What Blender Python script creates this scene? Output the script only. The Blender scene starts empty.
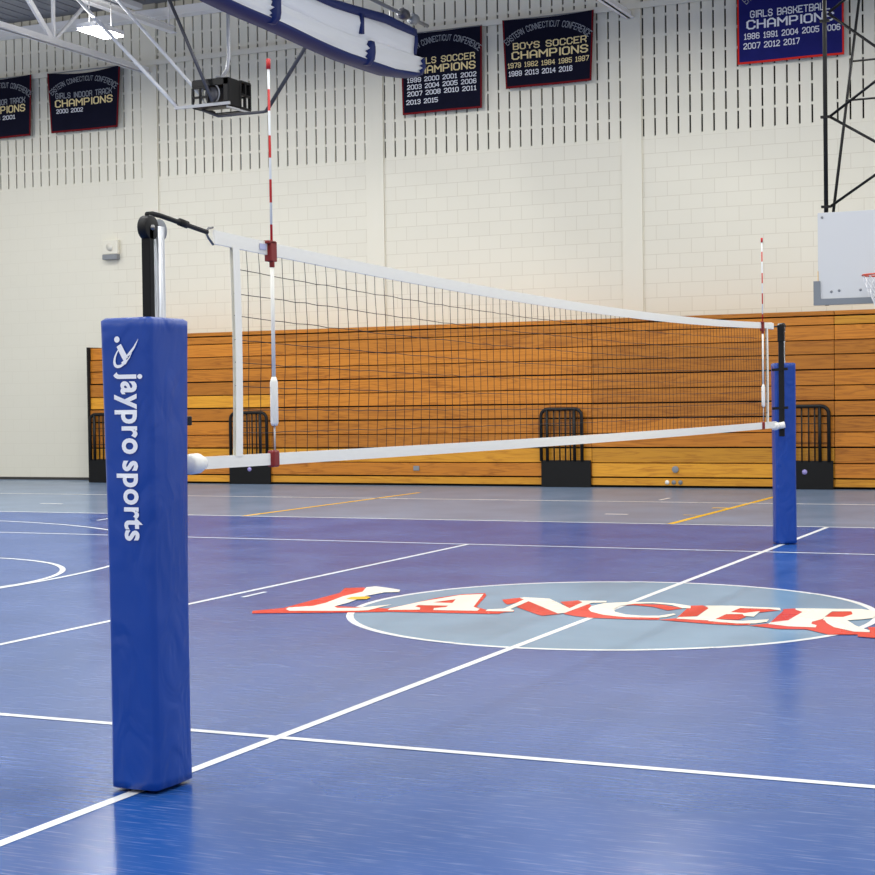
import bpy, bmesh, math, random
from mathutils import Vector, Matrix
random.seed(7)
scene = bpy.context.scene
col = scene.collection
PI = math.pi

# ------------------------------------------------------------------ camera
F_PX, CX, CY, CZ = 1638.11, 3.5789, -10.6398, 1.4476
PITCH, HEAD, ROLL = -0.0221, 0.4277, -0.0140
cam_d = bpy.data.cameras.new('camera'); cam = bpy.data.objects.new('camera', cam_d); col.objects.link(cam)
cam_d.sensor_width = 36.0; cam_d.lens = 36.0 * F_PX / 875.0; cam_d.clip_end = 200
cam.matrix_world = Matrix.Translation((CX, CY, CZ)) @ Matrix.Rotation(HEAD, 4, 'Z') @ Matrix.Rotation(PI/2 + PITCH, 4, 'X') @ Matrix.Rotation(ROLL, 4, 'Z')
scene.camera = cam

# ------------------------------------------------------------------ world, exposure
world = bpy.data.worlds.new('gym_ambient'); scene.world = world; world.use_nodes = True
bg = world.node_tree.nodes['Background']
bg.inputs[0].default_value = (1.0, 0.99, 0.965, 1); bg.inputs[1].default_value = 0.60
scene.view_settings.view_transform = 'Standard'; scene.view_settings.look = 'None'
scene.view_settings.gamma = 1.0; scene.view_settings.use_curve_mapping = False
scene.view_settings.exposure = 0.20

# ------------------------------------------------------------------ the gym's rows of ceiling lamps
LAMP_Z = 7.65
LAMP_W = 95.0
def lamp(x, y, name='lamp_light'):
    d = bpy.data.lights.new(name, 'AREA'); d.shape = 'RECTANGLE'; d.size = 0.55; d.size_y = 1.15
    d.energy = LAMP_W; d.color = (1.0, 0.995, 0.97)
    o = bpy.data.objects.new(name, d); col.objects.link(o); o.location = (x, y, LAMP_Z - 0.03)
    return o
def roof_fill(x, y):      # added area lights facing up, to brighten the roof steel and upper wall
    o = lamp(x, y, 'roof_fill_light'); o.data.energy = LAMP_W*0.26; o.location.z = LAMP_Z + 0.12; o.rotation_euler = (PI, 0, 0)
for lx in (-17.6, -12.8, -8.0, -3.2, 1.6, 6.4):
    for ly in (12, 8, 4, 0, -4, -8, -12):
        lamp(lx, ly)
        if ly > 0: roof_fill(lx, ly)

# ------------------------------------------------------------------ helpers
def srgb(r, g, b):
    f = lambda c: (c/255/12.92) if c/255 <= 0.04045 else ((c/255 + 0.055)/1.055)**2.4
    return (f(r), f(g), f(b), 1.0)

class MB:
    def __init__(self): self.v = []; self.f = []; self.mi = []; self.cur = 0; self.sm = []; self.s = False
    def add(self, vs, fs):
        n = len(self.v); self.v += [tuple(p) for p in vs]
        for f in fs: self.f.append([i + n for i in f]); self.mi.append(self.cur); self.sm.append(self.s)
        return self
    def box(self, x0, x1, y0, y1, z0, z1):
        vs = [(x, y, z) for x in (x0, x1) for y in (y0, y1) for z in (z0, z1)]
        return self.add(vs, [(0,1,3,2),(4,6,7,5),(0,4,5,1),(2,3,7,6),(0,2,6,4),(1,5,7,3)])
    def bar(self, a, b, w, h=None, up=(0,0,1)):
        h = h or w; a = Vector(a); b = Vector(b); d = (b-a).normalized()
        u = Vector(up)
        if abs(d.dot(u)) > 0.98: u = Vector((0,1,0))
        s = d.cross(u).normalized(); t = s.cross(d)
        vs = [p + s*sx*w/2 + t*sy*h/2 for p in (a, b) for sx, sy in ((-1,-1),(1,-1),(1,1),(-1,1))]
        return self.add(vs, [(3,2,1,0),(4,5,6,7),(0,1,5,4),(1,2,6,5),(2,3,7,6),(3,0,4,7)])
    def tube(self, pts, r, n=8, caps=True, closed=False):
        pts = [Vector(p) for p in pts]; m = len(pts); rs = r if isinstance(r, (list, tuple)) else [r]*m
        rings = []; prev = None
        for i, p in enumerate(pts):
            if closed: d = (pts[(i+1) % m] - pts[i-1]).normalized()
            else: d = (pts[min(i+1, m-1)] - pts[max(i-1, 0)]).normalized()
            if prev is None:
                u = Vector((0,0,1)) if abs(d.z) < 0.95 else Vector((1,0,0)); s = d.cross(u).normalized()
            else: s = (prev - d*prev.dot(d)).normalized()
            prev = s; t = s.cross(d)
            rings.append([p + (s*math.cos(2*PI*k/n) + t*math.sin(2*PI*k/n))*rs[i] for k in range(n)])
        vs = [v for rg in rings for v in rg]; fs = []
        for i in range(m if closed else m-1):
            j = (i+1) % m
            for k in range(n): fs.append((i*n+k, i*n+(k+1)%n, j*n+(k+1)%n, j*n+k))
        if caps and not closed: fs.append(tuple(range(n))[::-1]); fs.append(tuple((m-1)*n+k for k in range(n)))
        o = self.s; self.s = True; self.add(vs, fs); self.s = o
        return self
    def cyl(self, a, b, r, n=20): return self.tube([a, b], r, n)
    def grid(self, fn, nu, nv):
        vs = [fn(i/nu, j/nv) for i in range(nu+1) for j in range(nv+1)]
        return self.add(vs, [(i*(nv+1)+j, (i+1)*(nv+1)+j, (i+1)*(nv+1)+j+1, i*(nv+1)+j+1) for i in range(nu) for j in range(nv)])
    def build(self, name, mats, parent=None, bevel=0.0, seg=2, weld=False):
        me = bpy.data.meshes.new(name); me.from_pydata(self.v, [], self.f)
        mats = mats if isinstance(mats, (list, tuple)) else [mats]
        for m in mats: me.materials.append(m)
        me.polygons.foreach_set('material_index', self.mi); me.polygons.foreach_set('use_smooth', self.sm)
        bm = bmesh.new(); bm.from_mesh(me)
        if weld: bmesh.ops.remove_doubles(bm, verts=bm.verts, dist=1e-5)
        bmesh.ops.recalc_face_normals(bm, faces=bm.faces); bm.to_mesh(me); bm.free(); me.update()
        o = bpy.data.objects.new(name, me); col.objects.link(o)
        if parent: attach(o, parent)
        if bevel:
            mod = o.modifiers.new('bevel', 'BEVEL'); mod.width = bevel; mod.segments = seg; mod.limit_method = 'ANGLE'
        return o

def attach(o, parent):
    o.parent = parent; o.matrix_parent_inverse = world_of(parent).inverted()
def world_of(o):
    m = Matrix.LocRotScale(o.location, o.rotation_euler, o.scale)
    return (world_of(o.parent) @ o.matrix_parent_inverse @ m) if o.parent else m
def thing(name, label, cat, loc=(0,0,0), group=None):
    o = bpy.data.objects.new(name, None); col.objects.link(o); o.location = loc; o.empty_display_size = 0.1
    tag(o, label, cat, group); return o
def tag(o, label, cat, group=None):
    o['label'] = label; o['category'] = cat
    if group: o['group'] = group
    return o
def struct(o, label=None, cat=None):
    o['kind'] = 'structure'
    if label: o['label'] = label
    if cat: o['category'] = cat
    return o

# ------------------------------------------------------------------ materials
def mat(name, color, rough=0.5, metal=0.0, spec=0.5, bump=None, vary=None, coat=0.0, emit=None):
    """bump=(scale(xyz), strength, distance); vary=(scale xyz, amount)"""
    m = bpy.data.materials.new(name); m.use_nodes = True; nt = m.node_tree; N = nt.nodes; L = nt.links
    b = N['Principled BSDF']; b.inputs['Roughness'].default_value = rough; b.inputs['Metallic'].default_value = metal
    b.inputs['Specular IOR Level'].default_value = spec; b.inputs['Base Color'].default_value = color
    b.inputs['Coat Weight'].default_value = coat
    if emit: b.inputs['Emission Color'].default_value = emit[0]; b.inputs['Emission Strength'].default_value = emit[1]
    if bump or vary: tc = N.new('ShaderNodeTexCoord')
    if vary:
        mp = N.new('ShaderNodeMapping'); mp.inputs['Scale'].default_value = vary[0]; L.new(tc.outputs['Object'], mp.inputs[0])
        nz = N.new('ShaderNodeTexNoise'); nz.inputs['Scale'].default_value = 1; nz.inputs['Detail'].default_value = 5; L.new(mp.outputs[0], nz.inputs['Vector'])
        mr = N.new('ShaderNodeMapRange'); mr.inputs[1].default_value = 0.3; mr.inputs[2].default_value = 0.7
        mr.inputs[3].default_value = 1 - vary[1]; mr.inputs[4].default_value = 1 + vary[1]; L.new(nz.outputs[0], mr.inputs[0])
        mx = N.new('ShaderNodeMix'); mx.data_type = 'RGBA'; mx.blend_type = 'MULTIPLY'; mx.inputs[0].default_value = 1
        mx.inputs[6].default_value = color; L.new(mr.outputs[0], mx.inputs[7]); L.new(mx.outputs[2], b.inputs['Base Color'])
    if bump:
        mp = N.new('ShaderNodeMapping'); mp.inputs['Scale'].default_value = bump[0]; L.new(tc.outputs['Object'], mp.inputs[0])
        nz = N.new('ShaderNodeTexNoise'); nz.inputs['Scale'].default_value = 1; nz.inputs['Detail'].default_value = bump[3] if len(bump) > 3 else 4; L.new(mp.outputs[0], nz.inputs['Vector'])
        if len(bump) > 3: nz.inputs['Distortion'].default_value = 1.6; mp.inputs['Rotation'].default_value = (0.5, 0.6, 0)
        bp = N.new('ShaderNodeBump'); bp.inputs['Strength'].default_value = bump[1]; bp.inputs['Distance'].default_value = bump[2]
        L.new(nz.outputs[0], bp.inputs['Height']); L.new(bp.outputs[0], b.inputs['Normal'])
    return m

def floor_mat(name, color, rough=0.2, scuff=0.10, vary=0.08, gloss_max=0.37):
    m = mat(name, color, rough); nt = m.node_tree; N = nt.nodes; L = nt.links; b = N['Principled BSDF']
    tc = N.new('ShaderNodeTexCoord')
    def noise(scale, rot, lo, hi, detail=4):
        mp = N.new('ShaderNodeMapping'); mp.inputs['Scale'].default_value = scale; mp.inputs['Rotation'].default_value = (0,0,rot)
        L.new(tc.outputs['Object'], mp.inputs[0]); nz = N.new('ShaderNodeTexNoise'); nz.inputs['Scale'].default_value = 1
        nz.inputs['Detail'].default_value = detail; L.new(mp.outputs[0], nz.inputs['Vector'])
        mr = N.new('ShaderNodeMapRange'); mr.inputs[1].default_value = lo; mr.inputs[2].default_value = hi; L.new(nz.outputs[0], mr.inputs[0])
        return mr.outputs[0]
    base = noise((1.1,1.1,1), 0.3, 0.3, 0.7); s1 = noise((4.5,80,1), 0.42, 0.56, 0.80); s2 = noise((7,95,1), 0.15, 0.60, 0.85)
    mxs = N.new('ShaderNodeMath'); mxs.operation = 'MAXIMUM'; L.new(s1, mxs.inputs[0]); L.new(s2, mxs.inputs[1])
    sc = N.new('ShaderNodeMath'); sc.operation = 'MULTIPLY'; sc.inputs[1].default_value = scuff; L.new(mxs.outputs[0], sc.inputs[0])
    v = N.new('ShaderNodeMapRange'); v.inputs[3].default_value = 1-vary; v.inputs[4].default_value = 1+vary; L.new(base, v.inputs[0])
    m1 = N.new('ShaderNodeMix'); m1.data_type = 'RGBA'; m1.blend_type = 'MULTIPLY'; m1.inputs[0].default_value = 1; m1.inputs[6].default_value = color; L.new(v.outputs[0], m1.inputs[7])
    m2 = N.new('ShaderNodeMix'); m2.data_type = 'RGBA'; m2.inputs[7].default_value = srgb(190,205,230); L.new(sc.outputs[0], m2.inputs[0]); L.new(m1.outputs[2], m2.inputs[6])
    rr = N.new('ShaderNodeMapRange'); rr.inputs[3].default_value = rough*0.85; rr.inputs[4].default_value = rough*1.2; L.new(base, rr.inputs[0])
    fine = noise((60,60,1), 0, 0.2, 0.8, 2)
    bp = N.new('ShaderNodeBump'); bp.inputs['Strength'].default_value = 0.05; bp.inputs['Distance'].default_value = 0.002; L.new(fine, bp.inputs['Height'])
    df = N.new('ShaderNodeBsdfDiffuse'); L.new(m2.outputs[2], df.inputs['Color'])
    gl = N.new('ShaderNodeBsdfGlossy'); gl.inputs['Color'].default_value = (0.95,0.97,1,1); L.new(rr.outputs[0], gl.inputs['Roughness']); L.new(bp.outputs[0], gl.inputs['Normal'])
    fr = N.new('ShaderNodeFresnel'); fr.inputs['IOR'].default_value = 1.48
    mn = N.new('ShaderNodeMath'); mn.operation = 'MINIMUM'; mn.inputs[1].default_value = gloss_max; L.new(fr.outputs[0], mn.inputs[0])
    ms = N.new('ShaderNodeMixShader'); L.new(mn.outputs[0], ms.inputs[0]); L.new(df.outputs[0], ms.inputs[1]); L.new(gl.outputs[0], ms.inputs[2])
    L.new(ms.outputs[0], N['Material Output'].inputs['Surface']); N.remove(b)
    return m

def wood_mat(name, c1, c2):
    m = mat(name, c1, 0.38, spec=0.35); nt = m.node_tree; N = nt.nodes; L = nt.links; b = N['Principled BSDF']
    tc = N.new('ShaderNodeTexCoord'); oi = N.new('ShaderNodeObjectInfo')
    ad = N.new('ShaderNodeVectorMath'); ad.operation = 'ADD'; L.new(tc.outputs['Object'], ad.inputs[0])
    cb = N.new('ShaderNodeCombineXYZ'); mu = N.new('ShaderNodeMath'); mu.operation = 'MULTIPLY'; mu.inputs[1].default_value = 37; L.new(oi.outputs['Random'], mu.inputs[0])
    L.new(mu.outputs[0], cb.inputs[0]); L.new(cb.outputs[0], ad.inputs[1])
    mp = N.new('ShaderNodeMapping'); mp.inputs['Scale'].default_value = (0.9, 3, 13); L.new(ad.outputs[0], mp.inputs[0])
    nz = N.new('ShaderNodeTexNoise'); nz.inputs['Scale'].default_value = 1; nz.inputs['Detail'].default_value = 3; nz.inputs['Distortion'].default_value = 0.8; L.new(mp.outputs[0], nz.inputs['Vector'])
    fr = N.new('ShaderNodeMath'); fr.operation = 'MULTIPLY'; fr.inputs[1].default_value = 9; L.new(nz.outputs[0], fr.inputs[0])
    pp = N.new('ShaderNodeMath'); pp.operation = 'PINGPONG'; pp.inputs[1].default_value = 1; L.new(fr.outputs[0], pp.inputs[0])
    cr = N.new('ShaderNodeMix'); cr.data_type = 'RGBA'; cr.inputs[6].default_value = c1; cr.inputs[7].default_value = c2
    pw = N.new('ShaderNodeMath'); pw.operation = 'POWER'; pw.inputs[1].default_value = 2.2; L.new(pp.outputs[0], pw.inputs[0])
    mb = N.new('ShaderNodeTexNoise'); mb.inputs['Scale'].default_value = 1.3; L.new(ad.outputs[0], mb.inputs['Vector'])
    md = N.new('ShaderNodeMath'); md.operation = 'MULTIPLY'; L.new(pw.outputs[0], md.inputs[0]); L.new(mb.outputs[0], md.inputs[1])
    L.new(md.outputs[0], cr.inputs[0])
    hs = N.new('ShaderNodeHueSaturation'); L.new(cr.outputs[2], hs.inputs['Color'])
    mv = N.new('ShaderNodeMapRange'); mv.inputs[3].default_value = 0.80; mv.inputs[4].default_value = 1.14; L.new(oi.outputs['Random'], mv.inputs[0]); L.new(mv.outputs[0], hs.inputs['Value'])
    L.new(hs.outputs[0], b.inputs['Base Color'])
    return m

def block_wall_mat(name, color):
    """painted glazed block: fine brown joint lines in running bond below, plain joints above"""
    m = mat(name, color, 0.42, spec=0.35); nt = m.node_tree; N = nt.nodes; L = nt.links; b = N['Principled BSDF']
    tc = N.new('ShaderNodeTexCoord'); sp = N.new('ShaderNodeSeparateXYZ'); L.new(tc.outputs['Object'], sp.inputs[0])
    cb = N.new('ShaderNodeCombineXYZ'); L.new(sp.outputs['X'], cb.inputs[0]); L.new(sp.outputs['Z'], cb.inputs[1])
    br = N.new('ShaderNodeTexBrick'); L.new(cb.outputs[0], br.inputs['Vector'])
    br.inputs['Scale'].default_value = 1; br.inputs['Brick Width'].default_value = 0.4; br.inputs['Row Height'].default_value = 0.24
    br.inputs['Mortar Size'].default_value = 0.007; br.inputs['Mortar Smooth'].default_value = 0.6; br.offset = 0.5
    c2 = tuple(c*0.975 for c in color[:3]) + (1,)
    br.inputs['Color1'].default_value = color; br.inputs['Color2'].default_value = c2
    br.inputs['Mortar'].default_value = tuple(c*k for c, k in zip(color[:3], (0.84, 0.82, 0.79))) + (1,)
    up = N.new('ShaderNodeMath'); up.operation = 'GREATER_THAN'; up.inputs[1].default_value = 5.76; L.new(sp.outputs['Z'], up.inputs[0])
    lf = N.new('ShaderNodeMath'); lf.operation = 'LESS_THAN'; lf.inputs[1].default_value = -15.3; L.new(sp.outputs['X'], lf.inputs[0])
    lm = N.new('ShaderNodeMath'); lm.operation = 'MULTIPLY'; lm.inputs[1].default_value = 0.7; L.new(lf.outputs[0], lm.inputs[0])
    mxx = N.new('ShaderNodeMath'); mxx.operation = 'MAXIMUM'; L.new(up.outputs[0], mxx.inputs[0]); L.new(lm.outputs[0], mxx.inputs[1])
    pm = N.new('ShaderNodeMix'); pm.data_type = 'RGBA'; L.new(mxx.outputs[0], pm.inputs[0]); L.new(br.outputs['Color'], pm.inputs[6]); pm.inputs[7].default_value = color
    L.new(pm.outputs[2], b.inputs['Base Color'])
    bp = N.new('ShaderNodeBump'); bp.inputs['Strength'].default_value = 0.15; bp.inputs['Distance'].default_value = 0.004; bp.invert = True
    L.new(br.outputs['Fac'], bp.inputs['Height']); L.new(bp.outputs[0], b.inputs['Normal'])
    return m

def stripes_mat(name, z_edges, c_even, c_odd):
    """colour bands along the height of a rod: bands are counted from the lowest edge"""
    m = mat(name, c_even, 0.4); nt = m.node_tree; N = nt.nodes; L = nt.links; b = N['Principled BSDF']
    tc = N.new('ShaderNodeTexCoord'); sp = N.new('ShaderNodeSeparateXYZ'); L.new(tc.outputs['Object'], sp.inputs[0])
    acc = None
    for z in z_edges:
        g = N.new('ShaderNodeMath'); g.operation = 'GREATER_THAN'; g.inputs[1].default_value = z; L.new(sp.outputs['Z'], g.inputs[0])
        if acc is None: acc = g.outputs[0]
        else:
            a = N.new('ShaderNodeMath'); a.operation = 'ADD'; L.new(acc, a.inputs[0]); L.new(g.outputs[0], a.inputs[1]); acc = a.outputs[0]
    md = N.new('ShaderNodeMath'); md.operation = 'MODULO'; md.inputs[1].default_value = 2; L.new(acc, md.inputs[0])
    mx = N.new('ShaderNodeMix'); mx.data_type = 'RGBA'; mx.inputs[6].default_value = c_even; mx.inputs[7].default_value = c_odd
    L.new(md.outputs[0], mx.inputs[0]); L.new(mx.outputs[2], b.inputs['Base Color'])
    return m

M = {}
CREAM = srgb(226, 222, 206)
M['wall'] = block_wall_mat('cream_block', CREAM)
M['plain'] = mat('cream_paint', CREAM, 0.45, spec=0.35)
M['dark_void'] = mat('slot_shade', srgb(26,23,18), 0.95, spec=0.0)  # near-black backing sheet: the shade inside the slots put into its colour
M['ledge'] = mat('ledge_paint', srgb(222,218,204), 0.5)
M['deck'] = mat('grey_deck', srgb(140,142,148), 0.6)
M['steel_white'] = mat('white_steel', srgb(236,236,236), 0.45)
M['court'] = floor_mat('blue_court', srgb(25, 77, 150), scuff=0.36)
M['apron'] = floor_mat('slate_apron', srgb(114, 134, 160))
M['circle'] = floor_mat('light_blue_paint', srgb(120, 156, 182), scuff=0.08)
M['line'] = floor_mat('white_line_paint', srgb(240, 242, 240), 0.26, scuff=0.0, vary=0.03)
M['red_paint'] = floor_mat('red_orange_paint', srgb(212, 50, 16), 0.26, scuff=0.05, gloss_max=0.22)
M['cream_paint'] = floor_mat('letter_paint', srgb(250, 244, 226), 0.26, scuff=0.0, vary=0.02)
M['yellow'] = floor_mat('yellow_line_paint', srgb(234, 182, 24), 0.26, scuff=0.03, gloss_max=0.22)
M['base'] = mat('dark_rubber_base', srgb(52,50,48), 0.5)
M['wood'] = wood_mat('orange_oak', srgb(196,123,38), srgb(126,66,14))
M['wood2'] = wood_mat('golden_oak', srgb(216,152,44), srgb(164,98,24))
M['black'] = mat('black_paint', srgb(13,13,14), 0.5, spec=0.25)
M['blackm'] = mat('black_steel', srgb(17,17,18), 0.45, spec=0.3)
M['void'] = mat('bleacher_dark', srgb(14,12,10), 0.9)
M['pad'] = mat('blue_vinyl', srgb(7,62,150), 0.34, spec=0.45, bump=((7,7,3.6), 0.4, 0.03, 1.5), vary=((2,2,2), 0.05))
M['white'] = mat('white_vinyl', srgb(240,239,230), 0.5)
M['band'] = mat('white_band', srgb(246,244,232), 0.6, spec=0.3, bump=((4,9,40), 0.15, 0.004))
M['print'] = mat('white_print', srgb(240,242,246), 0.5)
M['alu'] = mat('brushed_aluminium', srgb(176,179,184), 0.36, 0.8)
M['grey'] = mat('grey_cap', srgb(130,134,138), 0.5)
M['cord'] = mat('black_cord', srgb(20,19,18), 0.8)
M['wire'] = mat('steel_wire', srgb(130,130,130), 0.35, 0.8)
M['red_clip'] = mat('red_clip', srgb(130,24,22), 0.5)
M['navy'] = mat('navy_felt', srgb(20,21,38), 0.9, spec=0.1, vary=((5,5,5), 0.08))
M['blue_felt'] = mat('royal_felt', srgb(32,34,100), 0.9, spec=0.1, vary=((5,5,5), 0.08))
M['red_felt'] = mat('red_felt', srgb(206,48,38), 0.9, spec=0.1)
M['dull_red_felt'] = mat('dark_red_felt', srgb(112,26,30), 0.9, spec=0.1)
M['gold_felt'] = mat('cream_felt', srgb(232,214,160), 0.9, spec=0.1)
M['white_felt'] = mat('white_felt', srgb(228,230,236), 0.9, spec=0.1)
M['silver_felt'] = mat('grey_felt', srgb(150,154,160), 0.9, spec=0.1)
M['curtain'] = mat('white_mesh_vinyl', srgb(226,230,236), 0.5, bump=((6,2,14), 0.5, 0.03))
M['curtain_blue'] = mat('blue_curtain_hem', srgb(20,38,96), 0.55, spec=0.3)
M['glow'] = mat('lamp_glow', (1,1,1,1), 0.5, emit=((1.0,0.98,0.95,1), 30.0))
M['board'] = mat('white_backboard', srgb(200,202,203), 0.35)
M['padding'] = mat('grey_padding', srgb(120,126,132), 0.6)
M['rim'] = mat('orange_rim', srgb(200,70,40), 0.4)
M['netwhite'] = mat('white_net_cord', srgb(230,230,230), 0.8)
M['galv'] = mat('galvanised_tube', srgb(170,172,176), 0.45, 0.3)
M['grey_tube'] = mat('dark_grey_tube', srgb(84,84,90), 0.4, 0.4)
M['tagprint'] = mat('pale_blue_print', srgb(190,194,222), 0.5)
M['purple'] = mat('pale_purple_print', srgb(160,150,210), 0.5)

# ------------------------------------------------------------------ floor
X0, X1, Y0, YW = -24.0, 12.0, -14.0, 15.75
SIDE = 7.55
m = MB()
m.add([(X0,Y0,0),(X1,Y0,0),(X1,SIDE,0),(X0,SIDE,0)], [(0,1,2,3)]); m.cur = 1
m.add([(X0,SIDE,0),(X1,SIDE,0),(X1,YW+0.2,0),(X0,YW+0.2,0)], [(0,1,2,3)])
m.cur = 0
m.box(X0,X1,Y0,YW+0.2,-0.12,-0.02)
floor = struct(m.build('floor', [M['court'], M['apron']]))
def flat(name, polys, material, z):
    m = MB()
    for i, p in enumerate(polys): m.add([(x, y, z + 0.00006*(i % 20)) for x, y in p], [tuple(range(len(p)))])
    o = m.build(name, material, floor)
    for f in o.data.polygons:
        pass
    bm = bmesh.new(); bm.from_mesh(o.data); bmesh.ops.triangulate(bm, faces=bm.faces[:])
    for f in bm.faces:
        if f.normal.z < 0: f.normal_flip()
    bm.to_mesh(o.data); bm.free()
    return o
def rect(x0, x1, y0, y1): return [(x0,y0),(x1,y0),(x1,y1),(x0,y1)]
def seg2(a, b, w):
    dx, dy = b[0]-a[0], b[1]-a[1]; l = math.hypot(dx, dy); nx, ny = -dy/l*w/2, dx/l*w/2
    return [(a[0]+nx,a[1]+ny),(a[0]-nx,a[1]-ny),(b[0]-nx,b[1]-ny),(b[0]+nx,b[1]+ny)]
def arc(cx, cy, r, a0, a1, w, n=90):
    out = []
    for i in range(n):
        t0 = a0+(a1-a0)*i/n; t1 = a0+(a1-a0)*(i+1)/n
        out.append([(cx+(r-w/2)*math.cos(t0),cy+(r-w/2)*math.sin(t0)),(cx+(r+w/2)*math.cos(t0),cy+(r+w/2)*math.sin(t0)),
                    (cx+(r+w/2)*math.cos(t1),cy+(r+w/2)*math.sin(t1)),(cx+(r-w/2)*math.cos(t1),cy+(r-w/2)*math.sin(t1))])
    return out
R_C = 1.77
flat('center_circle', [[(R_C*math.cos(2*PI*i/120), R_C*math.sin(2*PI*i/120)) for i in range(120)]], M['circle'], 0.0006)
flat('center_ring', arc(0,0,R_C,0,2*PI,0.05,140), M['line'], 0.0012)
LW = 0.05
flat('volleyball_line', [rect(-LW/2,LW/2,-7.5,SIDE), rect(-3-LW/2,-3+LW/2,-4.5,4.5), rect(3-LW/2,3+LW/2,-4.5,4.5),
     rect(-9,9,-4.5-LW/2,-4.5+LW/2), rect(-9.6,9.6,4.5-LW/2,4.5+LW/2), rect(9,9+LW,-4.5,4.5),
     seg2((-2.84,-0.12),(-2.85,0.24),0.04)], M['line'], 0.0018)
flat('sideline', [rect(X0+1,X1,SIDE-0.03,SIDE+0.03), rect(X0+1,X1,11.35,11.42),
     seg2((-3.05,8.95),(-2.75,8.95),0.09), seg2((-3.2,11.8),(-3.2,12.3),0.05), seg2((-12.0,9.18),(-11.6,9.18),0.08), seg2((-8.93,6.4),(-9.03,6.85),0.05)], M['line'], 0.0018)
flat('three_point_arc', arc(-11.15,0,6.1,-PI/2,PI/2,LW) + arc(-6.97,0.03,1.88,-PI/2,PI/2,LW,60) + [rect(-7.0-LW/2,-7.0+LW/2,-1.88,1.88), rect(-12.4,-7,1.8,1.85), rect(-12.4,-7,-1.85,-1.8)], M['line'], 0.0018)
flat('yellow_line', [rect(-1.84,-1.76,SIDE,12.9), rect(-7.52,-7.44,SIDE,12.9), seg2((-2.05,10.35),(-1.78,10.35),0.11), seg2((-2.05,9.0),(-1.8,9.0),0.05)], M['yellow'], 0.0018)
RED=[[(-2.277,-0.92),(-2.346,-0.798),(-2.216,-0.586),(-2.244,-0.106),(-2.262,0.343),(-2.374,0.636),(-2.248,0.728),(-2.148,0.579),(-2.079,0.041),(-1.989,-0.382),(-1.654,-0.38),(-1.491,-0.39),(-1.424,-0.555),(-1.652,-0.661)],[(-1.555,-0.571),(-1.498,-0.385),(-1.465,-0.159),(-1.423,0.283),(-1.334,0.55),(-1.199,0.666),(-1.129,0.519),(-0.938,-0.116),(-0.813,-0.233),(-0.645,-0.311),(-0.648,-0.402),(-0.73,-0.43),(-1.214,-0.509),(-1.407,-0.543)],[(-0.925,0.329),(-0.843,0.482),(-0.741,0.366),(-0.78,0.076),(-0.834,0.157)],[(-0.669,-0.028),(-0.711,0.308),(-0.25,-0.28),(-0.334,-0.406),(-0.395,-0.348)],[(-0.48,0.338),(-0.383,0.459),(-0.307,0.361),(-0.277,-0.025)],[(-0.808,-0.385),(-0.794,-0.258),(-0.628,-0.182),(-0.592,-0.273),(-0.747,-0.435)],[(-0.233,-0.268),(-0.285,0.212),(-0.238,0.271),(-0.174,0.163),(-0.145,-0.016),(-0.011,-0.194),(0.208,-0.278),(0.435,-0.24),(0.456,-0.356),(0.306,-0.388),(0.009,-0.402),(-0.125,-0.35)],[(-0.024,0.276),(0.06,0.389),(0.253,0.409),(0.447,0.262),(0.38,0.116),(0.228,0.274),(0.081,0.321)],[(0.537,-0.206),(0.5,0.075),(0.45,0.41),(0.528,0.457),(0.607,0.335),(0.642,-0.094)],[(0.458,-0.356),(0.547,-0.241),(0.811,-0.265),(1.053,-0.276),(1.069,-0.414),(1.001,-0.446),(0.809,-0.439)],[(0.776,0.143),(0.802,0.385),(0.921,0.414),(1.091,0.358),(0.984,0.202),(0.904,0.126)],[(0.794,-0.209),(0.794,0.07),(0.897,0.104),(0.957,-0.04),(0.947,-0.195)],[(1.072,-0.434),(1.169,-0.303),(1.478,-0.367),(1.676,-0.579),(1.621,-0.68),(1.446,-0.49),(1.284,-0.528)],[(1.167,-0.268),(1.116,0.356),(1.095,0.42),(1.165,0.484),(1.248,0.329),(1.257,-0.146)],[(1.442,0.102),(1.433,0.391),(1.547,0.458),(1.589,0.295),(1.554,0.13)],[(1.42,-0.254),(1.395,0.011),(1.456,0.032),(1.511,-0.179),(1.688,-0.467),(1.838,-0.507),(1.783,-0.281),(1.88,-0.23),(1.963,-0.739),(1.796,-0.701),(1.781,-0.617),(1.617,-0.673),(1.473,-0.455)]]
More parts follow.
